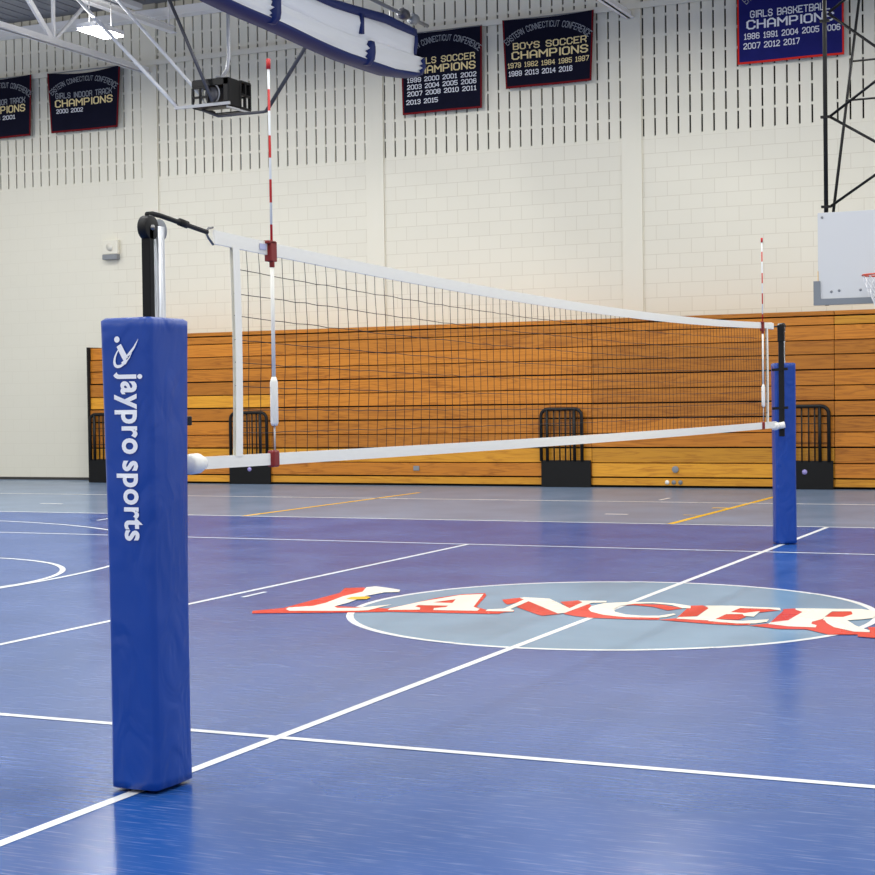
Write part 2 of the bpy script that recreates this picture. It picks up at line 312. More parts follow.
WHITE=[[(-2.162,-0.653),(-2.189,-0.566),(-2.066,-0.429),(-2.065,-0.241),(-2.132,0.142),(-2.127,0.46),(-2.234,0.732),(-2.194,0.811),(-2.072,0.758),(-1.903,0.657),(-1.848,0.524),(-1.944,0.469),(-1.977,0.227),(-1.914,-0.158),(-1.907,-0.409),(-1.85,-0.476),(-1.714,-0.431),(-1.566,-0.178),(-1.58,-0.524),(-1.652,-0.579),(-2.092,-0.724)],[(-1.458,-0.467),(-1.48,-0.379),(-1.437,0.027),(-1.324,0.493),(-1.273,0.449),(-1.246,0.248),(-1.323,0.064),(-1.369,-0.15),(-1.358,-0.233),(-1.291,-0.285),(-1.25,-0.387)],[(-1.364,-0.159),(-1.343,0.013),(-1.186,0.031),(-1.139,-0.118)],[(-1.253,0.246),(-1.311,0.497),(-1.184,0.598),(-0.957,-0.122),(-0.867,-0.219),(-0.846,-0.316),(-1.151,-0.375),(-1.191,-0.274),(-1.132,-0.201),(-1.169,-0.03)],[(-0.787,-0.307),(-0.809,-0.221),(-0.716,-0.149),(-0.774,0.378),(-0.707,0.309),(-0.663,-0.163),(-0.617,-0.209),(-0.597,-0.275)],[(-0.836,0.45),(-0.822,0.501),(-0.617,0.486),(-0.291,0.012),(-0.319,0.357),(-0.378,0.438),(-0.18,0.48),(-0.156,0.4),(-0.244,0.338),(-0.237,-0.226),(-0.271,-0.277),(-0.715,0.307)],[(0.496,0.267),(0.444,0.25),(0.322,0.4),(0.175,0.449),(0.06,0.389),(-0.003,0.251),(0.012,0.067),(0.063,-0.069),(0.177,-0.181),(0.3,-0.208),(0.403,-0.174),(0.463,-0.037),(0.491,-0.067),(0.469,-0.229),(0.421,-0.274),(0.22,-0.312),(0.047,-0.253),(-0.089,-0.12),(-0.155,0.012),(-0.186,0.159),(-0.157,0.351),(-0.03,0.459),(0.154,0.518),(0.323,0.486),(0.461,0.392)],[(0.552,-0.277),(0.546,-0.194),(0.652,-0.13),(0.612,0.306),(0.56,0.414),(0.727,0.49),(0.819,0.478),(0.808,0.319),(0.797,-0.214),(0.88,-0.251),(0.893,-0.302)],[(0.545,0.437),(0.652,0.472),(1.065,0.472),(1.101,0.341),(1.014,0.393),(0.79,0.381),(0.711,0.294)],[(0.785,0.156),(0.902,0.135),(0.978,0.26),(1.005,-0.025),(0.937,-0.009),(0.904,0.077),(0.79,0.039)],[(0.771,-0.216),(0.874,-0.238),(0.984,-0.247),(1.126,-0.116),(1.14,-0.241),(1.09,-0.339),(0.981,-0.376),(0.777,-0.326)],[(1.172,-0.338),(1.167,-0.268),(1.253,-0.129),(1.252,0.311),(1.185,0.409),(1.168,0.485),(1.429,0.54),(1.431,0.4),(1.438,0.12),(1.448,0.011),(1.41,-0.149),(1.428,-0.252),(1.471,-0.299),(1.484,-0.399),(1.314,-0.405)],[(1.423,0.538),(1.591,0.584),(1.702,0.5),(1.74,0.316),(1.739,0.145),(1.683,0.062),(1.604,-0.011),(1.458,-0.042),(1.438,0.11),(1.553,0.139),(1.586,0.294),(1.551,0.44),(1.431,0.4)],[(1.462,-0.022),(1.601,0.006),(1.704,-0.247),(1.818,-0.422),(1.832,-0.501),(1.74,-0.508),(1.589,-0.355),(1.509,-0.179)]]
YELLOW=[[(-2.032,0.009),(-2.045,0.122),(-1.943,0.191),(-1.898,0.146),(-1.879,0.036),(-1.96,-0.014)]]

flat('red_letter_shadow', RED, M['red_paint'], 0.0032)
flat('white_lettering', WHITE, M['cream_paint'], 0.0046)
flat('yellow_accent', YELLOW, M['yellow'], 0.0060)

# ------------------------------------------------------------------ far wall with slotted acoustic block
PIL = [-19.2, -14.4, -9.6, -4.8, 0.0, 4.8, 9.6]; PW = 0.175
SLOT_Z0, PITCH_Z, TOPZ = 5.77, 0.335, 9.1
m = MB()
m.box(X0, X1, YW, YW+0.2, 0, SLOT_Z0)
def near_pilaster(x): return any(abs(x-p) < 0.19 for p in PIL)
cols = [k*0.2 for k in range(int(X0/0.2)+1, int(X1/0.2)) if not near_pilaster(k*0.2) and -19 < k*0.2 < 3]
SW = 0.030
edges = [X0] + cols + [X1]
prev = X0
for cx in cols + [X1 + SW/2]:
    m.box(prev, cx - SW/2, YW, YW+0.035, SLOT_Z0, TOPZ)
    if cx < X1:
        nz = int((TOPZ-SLOT_Z0)/PITCH_Z)+1
        for k in range(nz+1):
            z = SLOT_Z0 + k*PITCH_Z
            m.box(cx-SW/2, cx+SW/2, YW+0.003, YW+0.035, z-0.0, z+0.042)
    prev = cx + SW/2
m.cur = 1
m.box(X0, X1, YW+0.036, YW+0.2, SLOT_Z0, TOPZ)
wall = struct(m.build('wall_far', [M['wall'], M['dark_void']]))
for i, px in enumerate(PIL):
    m = MB(); m.box(px-PW, px+PW, YW-0.035, YW-0.001, 0, TOPZ)
    m.build('pilaster', M['plain'], wall)
m = MB(); m.box(X0, X1, YW-0.07, YW-0.037, 7.93, 8.03); m.box(X0, X1, YW-0.037, YW, 7.95, 8.01)
struct(m.build('trim_1', M['ledge']))
m = MB(); m.box(X0, -15.32, YW-0.012, YW-0.001, 0.0, 0.05)
struct(m.build('baseboard_far', M['base']))
# wall plate girder under the deck, and the ribbed deck
m = MB(); m.box(X0, X1, YW-0.2, YW-0.08, 8.79, 8.95); m.box(X0, X1, YW-0.26, YW-0.02, 8.77, 8.79)
struct(m.build('trim_2', M['steel_white']))
m = MB(); m.box(X0, X1, Y0, YW+0.2, 9.1, 9.2)
for k in range(int((X1-X0)/0.3)): m.box(X0+k*0.3, X0+k*0.3+0.15, Y0, YW-0.3, 9.085, 9.1)
struct(m.build('ceiling', M['deck']))

# roof trusses, running out from the pilasters
def truss(x, label):
    t = thing('roof_truss', label, 'truss', (x, YW-0.1, 7.84), 'roof trusses')
    zc = 7.84; zt = 8.92; ye = YW-0.04
    m = MB()
    m.box(x-0.075, x-0.012, -12, ye, zc-0.06, zc-0.045); m.box(x+0.012, x+0.075, -12, ye, zc-0.06, zc-0.045)
    m.box(x-0.022, x-0.012, -12, ye, zc-0.06, zc+0.06); m.box(x+0.012, x+0.022, -12, ye, zc-0.06, zc+0.06)
    m.build('bottom_chord', M['steel_white'], t)
    m = MB(); m.box(x-0.08, x+0.08, -12, YW-0.3, zt+0.02, zt+0.12); m.build('top_chord', M['steel_white'], t)
    y = 12.84
    ys = [y - 2.5*k for k in range(0, 4)]
    for yy in ys:
        for a, b, w in (((x,yy+0.05,zc+0.05),(x,yy+1.25,zt+0.03),0.05), ((x,yy-0.08,zc+0.05),(x,yy-1.25,zt+0.03),0.10), ((x,yy,zc+0.05),(x,yy,zt+0.03),0.055)):
            m = MB(); m.bar(a, b, 0.05, w); m.build('web', M['steel_white'], t)
    return t
truss(PIL[1], 'white roof truss above the left track banner')
truss(PIL[3], 'white truss end meeting the wall right of the boys soccer banner')
m = MB(); m.box(-13.72,-13.58,-12,YW-0.27,8.42,8.435); m.box(-13.655,-13.645,-12,YW-0.27,8.435,8.53); m.box(-13.70,-13.60,-12,YW-0.27,8.53,8.545)
for yy in (15.3, 12.0, 9.0): m.box(-13.66,-13.64,yy,yy+0.04,8.54,9.06)
tag(m.build('roof_joist', M['steel_white']), 'white roof joist ending on the wall behind the two slanting rods', 'joist')

# ------------------------------------------------------------------ ceiling lamps that show in the frame
def fixture(x, y, label):
    t = thing('ceiling_light', label, 'light', (x, y, LAMP_Z), 'ceiling lamps')
    m = MB(); m.box(x-0.20, x+0.20, y-0.40, y+0.40, LAMP_Z+0.02, LAMP_Z+0.10); m.build('housing', M['steel_white'], t, 0.01)
    m = MB(); m.box(x-0.18, x+0.18, y-0.38, y+0.38, LAMP_Z-0.01, LAMP_Z+0.02); m.build('diffuser', M['glow'], t)
    for dy in (-0.3, 0.3):
        m = MB(); m.cyl((x, y+dy, LAMP_Z+0.10), (x, y+dy, 9.05), 0.006, 6); m.build('hanger_rod', M['wire'], t)
    return t
fixture(-12.8, 12.0, 'glowing ceiling lamp above the girls indoor track banner')

# ------------------------------------------------------------------ stitched block lettering for the banners
GL = {
 'A': [[(0,0),(0,4.6),(1.3,6),(2.7,6),(4,4.6),(4,0)],[(0,2.2),(4,2.2)]],
 'B': [[(0,0),(0,6),(3.2,6),(4,5.2),(4,3.8),(3.2,3),(0,3)],[(3.2,3),(4,2.2),(4,.8),(3.2,0),(0,0)]],
 'C': [[(4,4.4),(4,5),(3,6),(1,6),(0,5),(0,1),(1,0),(3,0),(4,1),(4,1.6)]],
 'D': [[(0,0),(0,6),(3,6),(4,5),(4,1),(3,0),(0,0)]],
 'E': [[(4,6),(0,6),(0,0),(4,0)],[(0,3),(3,3)]],
 'F': [[(4,6),(0,6),(0,0)],[(0,3),(3,3)]],
 'G': [[(4,4.4),(4,5),(3,6),(1,6),(0,5),(0,1),(1,0),(3,0),(4,1),(4,2.8),(2.3,2.8)]],
 'H': [[(0,0),(0,6)],[(4,0),(4,6)],[(0,3),(4,3)]],
 'I': [[(0.6,0),(0.6,6)]],
 'K': [[(0,0),(0,6)],[(4,6),(4,5),(2,3),(4,1),(4,0)],[(0,3),(2,3)]],
 'L': [[(0,6),(0,0),(4,0)]],
 'M': [[(0,0),(0,6),(2.4,2.6),(4.8,6),(4.8,0)]],
 'N': [[(0,0),(0,6),(4,0),(4,6)]],
 'O': [[(1,0),(0,1),(0,5),(1,6),(3,6),(4,5),(4,1),(3,0),(1,0)]],
 'P': [[(0,0),(0,6),(3.2,6),(4,5.2),(4,3.4),(3.2,2.6),(0,2.6)]],
 'R': [[(0,0),(0,6),(3.2,6),(4,5.2),(4,3.6),(3.2,2.8),(0,2.8)],[(2.4,2.8),(4,1),(4,0)]],
 'S': [[(4,4.6),(4,5),(3,6),(1,6),(0,5),(0,4),(1,3.1),(3,2.9),(4,2),(4,1),(3,0),(1,0),(0,1),(0,1.4)]],
 'T': [[(0,6),(4,6)],[(2,6),(2,0)]],
 'U': [[(0,6),(0,1),(1,0),(3,0),(4,1),(4,6)]],
 'Y': [[(0,6),(0,4.6),(2,2.8),(4,4.6),(4,6)],[(2,2.8),(2,0)]],
 '0': [[(1,0),(0,1),(0,5),(1,6),(3,6),(4,5),(4,1),(3,0),(1,0)]],
 '1': [[(0.4,4.8),(1.6,6),(1.6,0)],[(0.4,0),(2.8,0)]],
 '2': [[(0,4.6),(0,5),(1,6),(3,6),(4,5),(4,3.8),(0,0.6),(0,0),(4,0)]],
 '3': [[(0,5),(1,6),(3,6),(4,5),(4,4),(3,3),(4,2),(4,1),(3,0),(1,0),(0,1)],[(1.4,3),(3,3)]],
 '4': [[(3,0),(3,6),(0,2.4),(0,1.8),(4,1.8)]],
 '5': [[(4,6),(0,6),(0,3.4),(3,3.4),(4,2.6),(4,1),(3,0),(1,0),(0,1)]],
 '6': [[(4,5),(3,6),(1,6),(0,5),(0,1),(1,0),(3,0),(4,1),(4,2.4),(3,3.3),(0,3.3)]],
 '7': [[(0,6),(4,6),(4,5),(1.6,0)]],
 '8': [[(1,3),(0,4),(0,5),(1,6),(3,6),(4,5),(4,4),(3,3),(1,3),(0,2),(0,1),(1,0),(3,0),(4,1),(4,2),(3,3)]],
 '9': [[(0,1),(1,0),(3,0),(4,1),(4,5),(3,6),(1,6),(0,5),(0,3.6),(1,2.7),(4,2.7)]],
}
def gw(ch): return 2.5 if ch == ' ' else max(p[0] for s in GL[ch] for p in s)
def block_text(txt, width, height, th=1.05, gap=1.7):
    """quads of the text, centred at 0 horizontally, baseline at 0"""
    total = sum(gw(c) for c in txt) + gap*(len(txt)-1); sx = width/(total+th); sz = height/(6+th)
    out = []; x = -total/2
    for c in txt:
        if c != ' ':
            for s in GL[c]:
                for a, b in zip(s[:-1], s[1:]):
                    dx, dz = b[0]-a[0], b[1]-a[1]; l = math.hypot(dx, dz); ux, uz = dx/l, dz/l; e = th*0.42
                    a2 = (a[0]-ux*e, a[1]-uz*e); b2 = (b[0]+ux*e, b[1]+uz*e); nx, nz = -uz*th/2, ux*th/2
                    out.append([((x+px)*sx, (pz+th/2)*sz) for px, pz in ((a2[0]+nx,a2[1]+nz),(a2[0]-nx,a2[1]-nz),(b2[0]-nx,b2[1]-nz),(b2[0]+nx,b2[1]+nz))])
        x += gw(c) + gap
    return out

def banner(x0, x1, z0, z1, rows, label, cloth='navy', border='dull_red_felt', sag=0.03, flare=0.0):
    """rows: (text, centre x fraction, baseline height above the hem, width, height, material key)"""
    w = x1-x0; h = z1-z0
    t = thing('championship_banner', label, 'banner', ((x0+x1)/2, YW-0.1, z0), 'championship banners on the far wall')
    ph = random.random()*6
    def P(u, v, off=0.0):
        xs = u if not flare else 0.5 + (u-0.5)*(1+flare*v)
        x = x0 + w*xs; z = z0 + h*v - sag*math.sin(PI*u)*v**3
        y = YW - 0.115 - 0.014*math.sin(7*u+ph)*(1-v*0.6) - off
        return (x, y, z)
    m = MB(); m.s = True
    m.grid(lambda u, v: P(u, v), 20, 10); m.grid(lambda u, v: P(u, v, -0.006), 20, 10)
    cl = m.build('cloth', M[cloth], t)
    m = MB(); b = 0.035
    m.grid(lambda u, v: P(u, v*b/h, 0.003), 20, 1)
    m.grid(lambda u, v: P(u*b/w*0.8, v, 0.003), 1, 10); m.grid(lambda u, v: P(1-u*b/w*0.8, v, 0.003), 1, 10)
    m.build('border', M[border], cl)
    m = MB(); m.cyl((x0-0.02, YW-0.108, z1-0.012), (x1+0.02, YW-0.108, z1-0.012), 0.009, 8)
    for fx in (0.03, 0.97): m.box(x0+w*fx-0.01, x0+w*fx+0.01, YW-0.11, YW-0.06, z1-0.02, z1+0.0)
    m.build('hanging_rod', M['grey'], t)
    def stitch(quads, key):
        m = MB()
        for r in quads: m.add([P(u, v, 0.006) for u, v in r], [(0,1,2,3)])
        m.build('lettering', M[key], cl)
    for txt, fx, dz, wd, ht, key in rows:
        q = block_text(txt, wd, ht); n0 = 0
        for word in txt.split(' '):
            n1 = n0 + sum(len(st)-1 for ch in word for st in GL[ch])
            stitch([[((x0 + w*fx + px - x0)/w, (dz + pz)/h) for px, pz in r] for r in q[n0:n1]], key); n0 = n1
    # conference name on an arch
    q = block_text('EASTERN CONNECTICUT CONFERENCE', 1.62, 0.115, th=0.9)
    rad = 1.05; n0 = 0
    for word in ('EASTERN', 'CONNECTICUT', 'CONFERENCE'):
        n1 = n0 + sum(len(st)-1 for ch in word for st in GL[ch]); arcq = []
        for r in q[n0:n1]:
            o = []
            for px, pz in r:
                a = px*0.94/rad; rr = rad + pz
                o.append(((w*0.5 + rr*math.sin(a))/w, (h-0.185-rad + rr*math.cos(a))/h))
            arcq.append(o)
        stitch(arcq, 'silver_felt'); n0 = n1
    return t
banner(-18.60, -17.14, 6.81, 8.01, [('BOYS INDOOR TRACK', .5, .66, 1.20, .12, 'silver_felt'), ('CHAMPIONS', .5, .49, 1.20, .15, 'gold_felt'), ('2000 2001', .5, .36, .72, .085, 'white_felt')],
       'navy champions banner cut off by the left edge of the photo', flare=.06)
banner(-16.63, -15.06, 6.81, 7.99, [('GIRLS INDOOR TRACK', .5, .66, 1.26, .12, 'silver_felt'), ('CHAMPIONS', .5, .49, 1.30, .15, 'gold_felt'), ('2000 2002', .29, .37, .60, .085, 'white_felt')],
       'navy girls indoor track champions banner under the glowing lamp', sag=.07, flare=.10)
banner(-8.99, -7.47, 6.52, 7.95, [('GIRLS SOCCER', .53, .86, 1.18, .12, 'gold_felt'), ('CHAMPIONS', .53, .69, 1.20, .14, 'gold_felt'),
       ('1999 2000 2001 2002', .5, .555, 1.32, .085, 'white_felt'), ('2003 2004 2005 2006', .5, .435, 1.32, .085, 'white_felt'),
       ('2007 2008 2010 2011', .5, .315, 1.32, .085, 'white_felt'), ('2013 2015', .255, .17, .62, .085, 'white_felt')],
       'navy girls soccer champions banner partly behind the rolled curtain', flare=.03)
banner(-7.01, -5.46, 6.80, 7.98, [('BOYS SOCCER', .52, .65, 1.28, .12, 'gold_felt'), ('CHAMPIONS', .52, .48, 1.34, .14, 'gold_felt'),
       ('1979 1982 1984 1985 1987', .5, .34, 1.44, .09, 'gold_felt'), ('1989 2013 2014 2016', .41, .20, 1.14, .09, 'white_felt')],
       'navy boys soccer champions banner in the middle of the wall', flare=.07)
banner(-2.97, -1.27, 6.82, 8.22, [('GIRLS BASKETBALL', .5, .73, 1.28, .12, 'white_felt'), ('CHAMPIONS', .5, .55, 1.40, .15, 'white_felt'),
       ('1986 1991 2004 2005 2006', .515, .39, 1.54, .10, 'white_felt'), ('2007 2012 2017', .325, .235, .91, .10, 'white_felt')],
       'bright blue girls basketball champions banner with red border', 'blue_felt', 'red_felt')

# ------------------------------------------------------------------ wall speaker
t = thing('wall_speaker', 'small white box on the wall left of the near post', 'wall speaker', (-15.32, YW-0.02, 4.28))
m = MB(); m.box(-15.50,-15.14,YW-0.09,YW-0.001,4.38,4.66); m.build('box', M['plain'], t, 0.015)
m = MB(); m.box(-15.49,-15.15,YW-0.11,YW-0.001,4.28,4.377); m.build('lower_bracket', M['grey'], t, 0.005)
m = MB(); m.cyl((-15.32,YW-0.098,4.52),(-15.32,YW-0.088,4.52),0.08,20); m.build('grille', M['ledge'], t)

# ------------------------------------------------------------------ folded wooden bleachers
BY = 14.89
ZE = [0.03, 0.16, 0.40, 0.645, 0.885, 1.13, 1.37, 1.61, 1.85, 2.09, 2.31, 2.545, 2.68, 2.77]
def bleacher(x0, x1, label, golden):
    t = thing('bleacher_section', label, 'bleacher', ((x0+x1)/2, BY+0.4, 0), 'folded wooden bleacher sections')
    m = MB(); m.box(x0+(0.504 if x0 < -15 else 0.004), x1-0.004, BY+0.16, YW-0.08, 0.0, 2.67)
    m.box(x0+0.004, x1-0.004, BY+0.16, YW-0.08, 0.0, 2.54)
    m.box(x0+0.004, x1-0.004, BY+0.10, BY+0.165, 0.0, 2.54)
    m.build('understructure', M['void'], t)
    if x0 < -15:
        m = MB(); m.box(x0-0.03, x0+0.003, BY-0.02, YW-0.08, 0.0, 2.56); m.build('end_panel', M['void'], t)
    for i in range(len(ZE)-1):
        g0 = 0.034 if i in (1, 3, 5, 6, 8, 12) else 0.014
        z0 = ZE[i] + g0*0.5; z1 = ZE[i+1] - 0.007
        y = BY + 0.006*i - (0.012 if i % 2 else 0)
        xa = x0 + (0.5 if x0 < -15 and i > 10 else 0)
        m = MB(); m.box(xa+0.004, x1-0.004, y, y+0.04 if i < 12 else YW-0.09, z0, z1)
        m.build('board', M['wood2'] if i in golden else M['wood'], t, 0.004, 1)
    return t
bleacher(-15.30, -11.34, 'folded wooden bleacher section at the left end, behind the near post', (0,2,6))
bleacher(-11.34, -5.28, 'long folded wooden bleacher section behind the left half of net', (0,2))
bleacher(-5.28, -1.33, 'folded wooden bleacher section between the middle rail and far post', (0,1,2))
bleacher(-1.33, 4.8, 'folded wooden bleacher section at right below the basketball backboard', (0,11))
# outlets and fixings on the boards
for (x, z, r, lb) in ((-8.46, 0.30, 0.05, 'small grey outlet plate on the bleacher board left of the middle rail'), (-3.86, 0.30, 0.055, 'round grey cap on the bleacher board left of the far post')):
    m = MB()
    if r < 0.052: m.box(x-0.055, x+0.055, BY-0.026, BY-0.0065, z-0.04, z+0.04)
    else: m.cyl((x, BY-0.030, z), (x, BY-0.0065, z), r, 18)
    tag(m.build('outlet_plate', M['grey'], None, 0.004), lb, 'outlet')
for k in range(3):
    m = MB(); m.cyl((-4.0+k*0.11, BY-0.016, 0.09), (-4.0+k*0.11, BY-0.0005, 0.09), 0.035, 14)
    tag(m.build('floor_socket', [M['white'], M['grey'], M['padding']][k]), ['white round socket, left one of three low on the bleacher', 'grey round socket, middle one of three low on the bleacher', 'dark grey round socket, right one of three low on the bleacher'][k], 'socket', 'row of three sockets on the bottom board')

def guard_rail(x0, x1, label, badge=True, fa=0.05, fb=0.07):
    """black kick box with a rounded tube frame standing on it"""
    t = thing('aisle_rail', label, 'guard rail', ((x0+x1)/2, BY-0.05, 0), 'black folded aisle rails')
    m = MB(); m.box(x0, x1, BY-0.055, BY-0.016, 0.0, 0.445); m.build('kick_box', M['black'], t, 0.01)
    w = x1-x0; a = x0 + fa*w; b = x1 - fb*w; yf = BY-0.055
    zt = 1.29; r = 0.12; pts = [(a, yf, 0.43)]
    for k in range(7): th = PI - k*PI/12; pts.append((a + r + r*math.cos(th), yf, zt - r + r*math.sin(th)))
    for k in range(7): th = PI/2 - k*PI/12; pts.append((b - r + r*math.cos(th), yf, zt - r + r*math.sin(th)))
    pts.append((b, yf, 0.43))
    m = MB(); m.tube(pts, 0.030, 8); m.build('frame', M['blackm'], t)
    for fx, rr in ((0.15, 0.028), (0.82, 0.028)):
        xx = a + (b-a)*fx; m = MB(); m.cyl((xx, yf, 0.43), (xx, yf, 1.27), rr, 8); m.build('upright', M['blackm'], t)
    for fx in (0.32, 0.46, 0.60, 0.72):
        xx = a + (b-a)*fx; m = MB(); m.cyl((xx, yf, 0.43), (xx, yf, 1.27), 0.013, 6); m.build('bar', M['blackm'], t)
    for zz in (0.72, 1.02):
        m = MB(); m.cyl((a, yf, zz), (b, yf, zz), 0.007, 6); m.build('cross_wire', M['blackm'], t)
    if badge:
        m = MB(); m.cyl((x0+w*0.50, BY-0.062, 0.27), (x0+w*0.50, BY-0.054, 0.27), 0.040, 16); o = m.build('badge', M['purple'], t); o['label'] = 'pale purple round badge'
guard_rail(-15.29, -14.55, 'black aisle rail at the left end of bleachers, half hidden by near post', False)
guard_rail(-12.20, -11.34, 'black aisle rail seen through the near end of the net')
guard_rail(-6.15, -5.28, 'black aisle rail in the middle of the photo, behind the net', False, 0.01, 0.17)
guard_rail(-2.22, -1.34, 'black aisle rail beside the far post pad')

# ------------------------------------------------------------------ volleyball posts
def text_quads(txt, size):
    """outlines of a bold sans text as a triangulated mesh in its own plane"""
    cu = bpy.data.curves.new('tmp', 'FONT'); cu.body = txt; cu.size = size; cu.offset = size*0.028; cu.space_character = 1.08; cu.space_word = 0.45; cu.resolution_u = 4
    o = bpy.data.objects.new('tmp', cu); col.objects.link(o)
    dg = bpy.context.evaluated_depsgraph_get(); me = bpy.data.meshes.new_from_object(o.evaluated_get(dg))
    bpy.data.objects.remove(o); bm = bmesh.new(); bm.from_mesh(me); bmesh.ops.triangulate(bm, faces=bm.faces[:])
    vs = [v.co.copy() for v in bm.verts]; fs = [tuple(v.index for v in f.verts) for f in bm.faces]; bm.free()
    return vs, fs
def pad(cx, cy, wx, wy, rot, z0, z1, top, label):
    """four-sided soft pad, a little wider at the top; returns the thing and its surface function"""
    t = thing('post_pad', label, 'pad', (cx, cy, 0))
    cr, sr = math.cos(rot), math.sin(rot)
    def grow(v): return 1 + (top-1)*max(0, (v-0.45)/0.55)**1.2 + 0.012*max(0, (0.12-v)/0.12)
    def P(lx, ly, v):
        g = grow(v); x = lx*g; y = ly*g
        return (cx + x*cr - y*sr, cy + x*sr + y*cr, z0 + (z1-z0)*v)
    def face_front(u, v, off=0.0):   # u 0..1 along +x on the near side
        bul = 0.006*math.sin(PI*u) + 0.003*math.sin(9*v+3*u)*math.sin(PI*u)
        return P(-wx/2 + wx*u, -wy/2 - bul - off, v)
    # rounded-square section swept upward
    ring = []
    rc = 0.022; n = 5
    for sx, sy, a0 in ((1,-1,-PI/2),(1,1,0),(-1,1,PI/2),(-1,-1,PI)):
        for k in range(n+1):
            a = a0 + k*PI/2/n; ring.append((sx*(wx/2-rc)+rc*math.cos(a), sy*(wy/2-rc)+rc*math.sin(a)))
    # subdivide flats
    full = []
    for i, p in enumerate(ring):
        q = ring[(i+1) % len(ring)]; full.append(p)
        if math.hypot(q[0]-p[0], q[1]-p[1]) > 0.05:
            for k in range(1, 8): full.append((p[0]+(q[0]-p[0])*k/8, p[1]+(q[1]-p[1])*k/8))
    rnd = random.Random(3)
    def bulge(x, y, v):
        u = x/wx + 0.5; w = y/wy + 0.5
        bx = 0.006*math.sin(PI*min(1,max(0,w))) + 0.003*math.sin(11*v+2*w)*math.sin(PI*min(1,max(0,w)))
        by = 0.006*math.sin(PI*min(1,max(0,u))) + 0.003*math.sin(9*v+3*u)*math.sin(PI*min(1,max(0,u)))
        return (x + (bx if abs(x) > wx/2-0.003 else 0)*(1 if x > 0 else -1), y + (by if abs(y) > wy/2-0.003 else 0)*(1 if y > 0 else -1))
    m = MB(); m.s = True; NV = 60; vs = []
    for j in range(NV+1):
        v = j/NV
        for x, y in full:
            bx, by = bulge(x, y, v); vs.append(P(bx, by, v))
    nn = len(full); fs = [(j*nn+k, j*nn+(k+1)%nn, (j+1)*nn+(k+1)%nn, (j+1)*nn+k) for j in range(NV) for k in range(nn)]
    inner = []   # soft top and bottom edge, open sleeve inside
    for v, z in ((0, z0-0.006), (1, z1+0.010)):
        b = len(vs); g = grow(v); r0 = 0 if v == 0 else NV*nn
        for q_, zz in ((0.90, z), (0.72, z)):
            for x, y in full: vs.append((cx + (x*q_*g)*cr - (y*q_*g)*sr, cy + (x*q_*g)*sr + (y*q_*g)*cr, zz))
        fs += [(r0+k, r0+(k+1)%nn, b+(k+1)%nn, b+k) for k in range(nn)]; fs += [(b+k, b+(k+1)%nn, b+nn+(k+1)%nn, b+nn+k) for k in range(nn)]
        inner.append(b+nn)
    fs += [(inner[0]+k, inner[0]+(k+1)%nn, inner[1]+(k+1)%nn, inner[1]+k) for k in range(nn)]
    m.add(vs, fs); cov = m.build('cover', M['pad'], t)
    return cov, face_front, P

NP = (0.002, -5.45)
pad_near, ff, PP = pad(NP[0], NP[1], 0.208, 0.245, 0.0, 0.016, 1.765, 1.10, 'large blue post pad with white lettering in the left foreground')
# white lettering reading downward on the near face of the pad
vs, fs = text_quads('jaypro sports', 0.10)
x_lo = min(v.x for v in vs); x_hi = max(v.x for v in vs); y_hi = max(v.y for v in vs); y_lo = min(v.y for v in vs)
def on_pad(vx, vz, off): # vx 0..1 across face, vz world height
    return ff(vx, (vz-0.016)/(1.765-0.016), off)
ztop, zbot = 1.572, 0.945; uL, uR = 0.30, 0.86
m = MB()
m.add([on_pad(uL + (uR-uL)*(v.y-y_lo)/(y_hi-y_lo), ztop - (ztop-zbot)*(v.x-x_lo)/(x_hi-x_lo), 0.004) for v in vs], fs)
m.build('lettering', M['print'], pad_near)['label'] = 'white lettering down the pad'
m = MB()
lift = 0.0042
def emb(pts):    # emblem coordinates: x across the face in metres from its centre, z up in metres from its centre
    global lift
    lift += 0.0003
    return [on_pad(0.53 + 0.92*x/0.225, 1.652 + 0.90*z, lift) for x, z in pts]
def ribbon(pts, ws):
    L_ = []; R_ = []
    for i, p in enumerate(pts):
        a = pts[max(i-1,0)]; b = pts[min(i+1,len(pts)-1)]; dx, dz = b[0]-a[0], b[1]-a[1]; l = math.hypot(dx, dz) or 1
        nx, nz = -dz/l*ws[i]/2, dx/l*ws[i]/2; L_.append((p[0]+nx,p[1]+nz)); R_.append((p[0]-nx,p[1]-nz))
    v_ = emb(L_ + R_); n = len(pts); m.add(v_, [(i, i+1, n+i+1, n+i) for i in range(n-1)])
el = [(-0.004 + 0.062*math.cos(t)*0.62 - 0.030*math.sin(t)*0.78, -0.014 + 0.062*math.cos(t)*0.78 + 0.030*math.sin(t)*0.62) for t in [1.25 + i*3.9/30 for i in range(31)]]
ribbon(el, [0.003 + 0.010*math.sin(PI*i/30)**1.5 for i in range(31)])
ribbon([(-0.026, 0.022), (-0.008, -0.012), (0.006, -0.036)], [0.024, 0.025, 0.026])
ribbon([(0.006, -0.036), (0.0, -0.050), (-0.014, -0.052)], [0.022, 0.018, 0.008])
m.add(emb([(-0.034 + 0.013*math.cos(2*PI*i/16), 0.046 + 0.013*math.sin(2*PI*i/16)) for i in range(16)]), [tuple(range(16))])
ribbon([(0.004, -0.030), (0.024, -0.014), (0.046, 0.012), (0.066, 0.046)], [0.004, 0.012, 0.008, 0.001])
m.build('emblem', M['print'], pad_near)
pad_far, _, _ = pad(0.0, 5.42, 0.197, 0.197, 0.42, 0.012, 1.765, 1.04, 'plain blue post pad on the far volleyball post')

